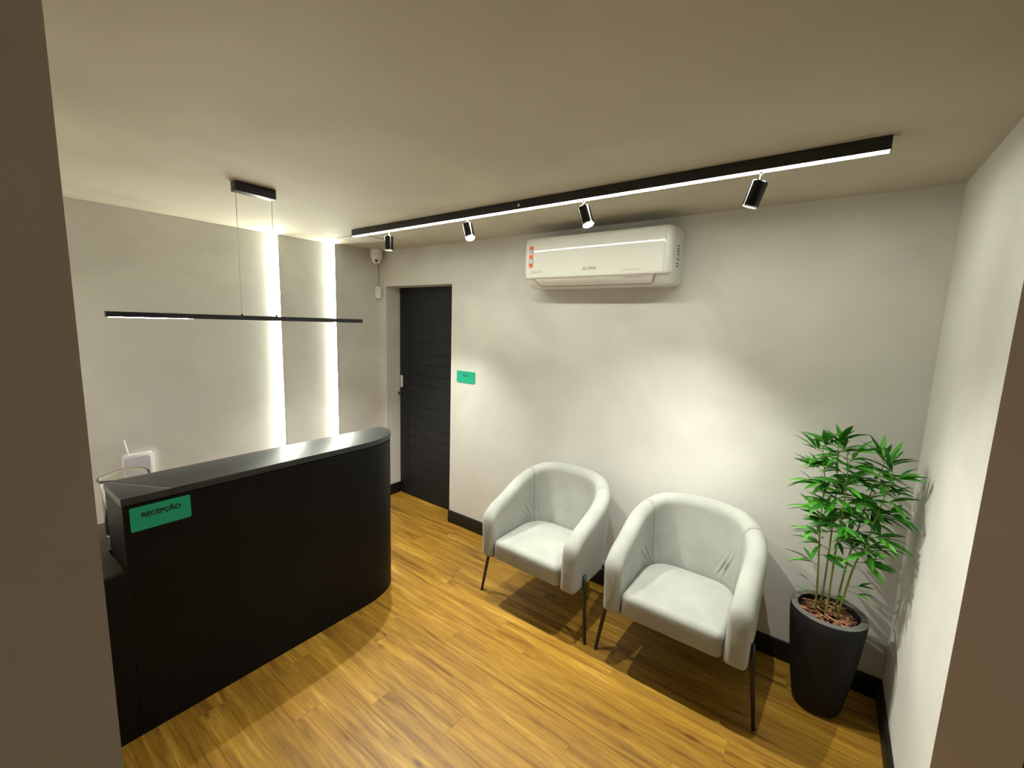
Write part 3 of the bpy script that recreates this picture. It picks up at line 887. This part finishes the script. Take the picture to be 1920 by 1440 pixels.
STEMS = [
    ([(3.672, -0.250, 0.47), (3.662, -0.260, 0.66), (3.644, -0.262, 0.918), (3.638, -0.258, 1.12), (3.615, -0.255, 1.27)], 0.30, -1, 60),
    ([(3.690, -0.205, 0.47), (3.692, -0.215, 0.70), (3.690, -0.225, 0.92), (3.684, -0.235, 1.12), (3.670, -0.235, 1.30)], 0.34, -1, 60),
    ([(3.712, -0.262, 0.47), (3.712, -0.285, 0.78), (3.716, -0.300, 0.97), (3.716, -0.300, 1.16), (3.702, -0.290, 1.275)], 0.36, 0, 56),
    ([(3.745, -0.195, 0.47), (3.762, -0.200, 0.72), (3.785, -0.205, 0.92), (3.808, -0.205, 1.09), (3.838, -0.215, 1.235)], 0.36, 1, 58),
    ([(3.752, -0.255, 0.47), (3.782, -0.280, 0.75), (3.812, -0.300, 0.89), (3.835, -0.300, 1.05), (3.868, -0.300, 1.21)], 0.30, 1, 60),
]
def cat(P_, f):
    n = len(P_) - 1; x = f * n; i = min(int(x), n - 1); u = x - i
    p0, p1, p2, p3 = P_[max(i - 1, 0)], P_[i], P_[i + 1], P_[min(i + 2, n)]
    return 0.5 * ((2 * p1) + (p2 - p0) * u + (2 * p0 - 5 * p1 + 4 * p2 - p3) * u * u + (3 * p1 - p0 - 3 * p2 + p3) * u ** 3)
base = Vector((PC[0], PC[1], 0))
extra = []
for pts, f0, side, nl in STEMS:
    P_ = [Vector(p) - base for p in pts]
    line = [cat(P_, k / 24) for k in range(25)]
    bm = bmesh.new(); add_tube(bm, line, [0.0048 - 0.0034 * k / 24 for k in range(25)], 8)
    leaves = []
    nodes = 15
    per = 6
    for k in range(nodes):
        f = f0 + (1 - f0) * k / (nodes - 1)
        p = cat(P_, min(f, 0.999))
        ang = k * 2.4 + random.uniform(-.4, .4) + (PI if side < 0 else 0)
        tl = random.uniform(0.030, 0.075) * (1 - 0.45 * (k / nodes))
        d = Vector((math.cos(ang), math.sin(ang) * 0.8, random.uniform(0.35, 0.8)))
        if side: d.x += side * 0.30
        d.normalize()
        q1 = p + d * tl * 0.5; q2 = p + d * tl + Vector((0, 0, -0.004))
        add_tube(bm, [p, q1, q2], [0.0018, 0.0014, 0.0008], 5)
        for j in range(per):
            spread = (j - (per - 1) / 2) / max(per - 1, 1) * 1.9
            base_p = q2 if j % 2 == 0 else (p + d * tl * random.uniform(0.5, 0.9))
            a2 = math.atan2(d.y, d.x) + spread + random.uniform(-.25, .25)
            tilt = random.uniform(-0.30, 0.55) if f < 0.93 else random.uniform(0.3, 1.15)
            leaves.append((base_p, a2, tilt, random.uniform(0.080, 0.128)))
    st = obj('stem', bm, M_stem, t, smooth=True)
    random.shuffle(leaves)
    for li, (bp_, a2, tilt, L) in enumerate(leaves):
        tip = bp_ + Vector((math.cos(a2) * math.cos(tilt), math.sin(a2) * math.cos(tilt), math.sin(tilt))) * L + base
        if tip.x > W - 0.012: a2 = PI - a2
        if tip.y > -0.02: a2 = -a2
        if li >= 58:
            extra.append((bp_, a2, tilt, L)); continue
        o = bpy.data.objects.new('leaf', random.choice(leafm)); link(o, st)
        o.location = bp_
        o.rotation_euler = (random.uniform(-.6, .6), -tilt, a2)
        o.scale = (L, L, L)
bm = bmesh.new()
from mathutils import Euler
for bp_, a2, tilt, L in extra:
    n0 = len(bm.verts); bm.from_mesh(random.choice(leafm)); bm.verts.ensure_lookup_table()
    mt = Matrix.Translation(bp_) @ Euler((random.uniform(-.6, .6), -tilt, a2)).to_matrix().to_4x4() @ Matrix.Scale(L, 4)
    for v in bm.verts[n0:]: v.co = mt @ v.co
me = bpy.data.meshes.new('foliage'); bm.to_mesh(me); bm.free(); me.materials.append(M_leaf)
for p in me.polygons: p.use_smooth = True
o = link(bpy.data.objects.new('foliage', me), t); o['kind'] = 'stuff'
# a few low sprigs
bm = bmesh.new()
low = [((3.664, -0.262, 0.60), 2.9, 0.5), ((3.667, -0.258, 0.56), 3.6, 0.3), ((3.775, -0.275, 0.66), 0.2, 0.3), ((3.775, -0.275, 0.64), -0.4, 0.1), ((3.700, -0.26, 0.57), 0.3, 0.2)]
lv = []
for p, a2, tl in low:
    p = Vector(p) - base
    d = Vector((math.cos(a2) * math.cos(tl), math.sin(a2) * math.cos(tl), math.sin(tl)))
    e = p + d * 0.035
    add_tube(bm, [p, e], [0.0014, 0.0008], 5)
    for s_ in (-.35, .35): lv.append((e, a2 + s_, tl + random.uniform(-.2, .3)))
sp = obj('sprig', bm, M_stem, t)
for p, a2, tl in lv:
    o = bpy.data.objects.new('leaf', random.choice(leafm)); link(o, sp); o.location = p; o.rotation_euler = (0.3, -tl, a2); o.scale = (0.06,) * 3
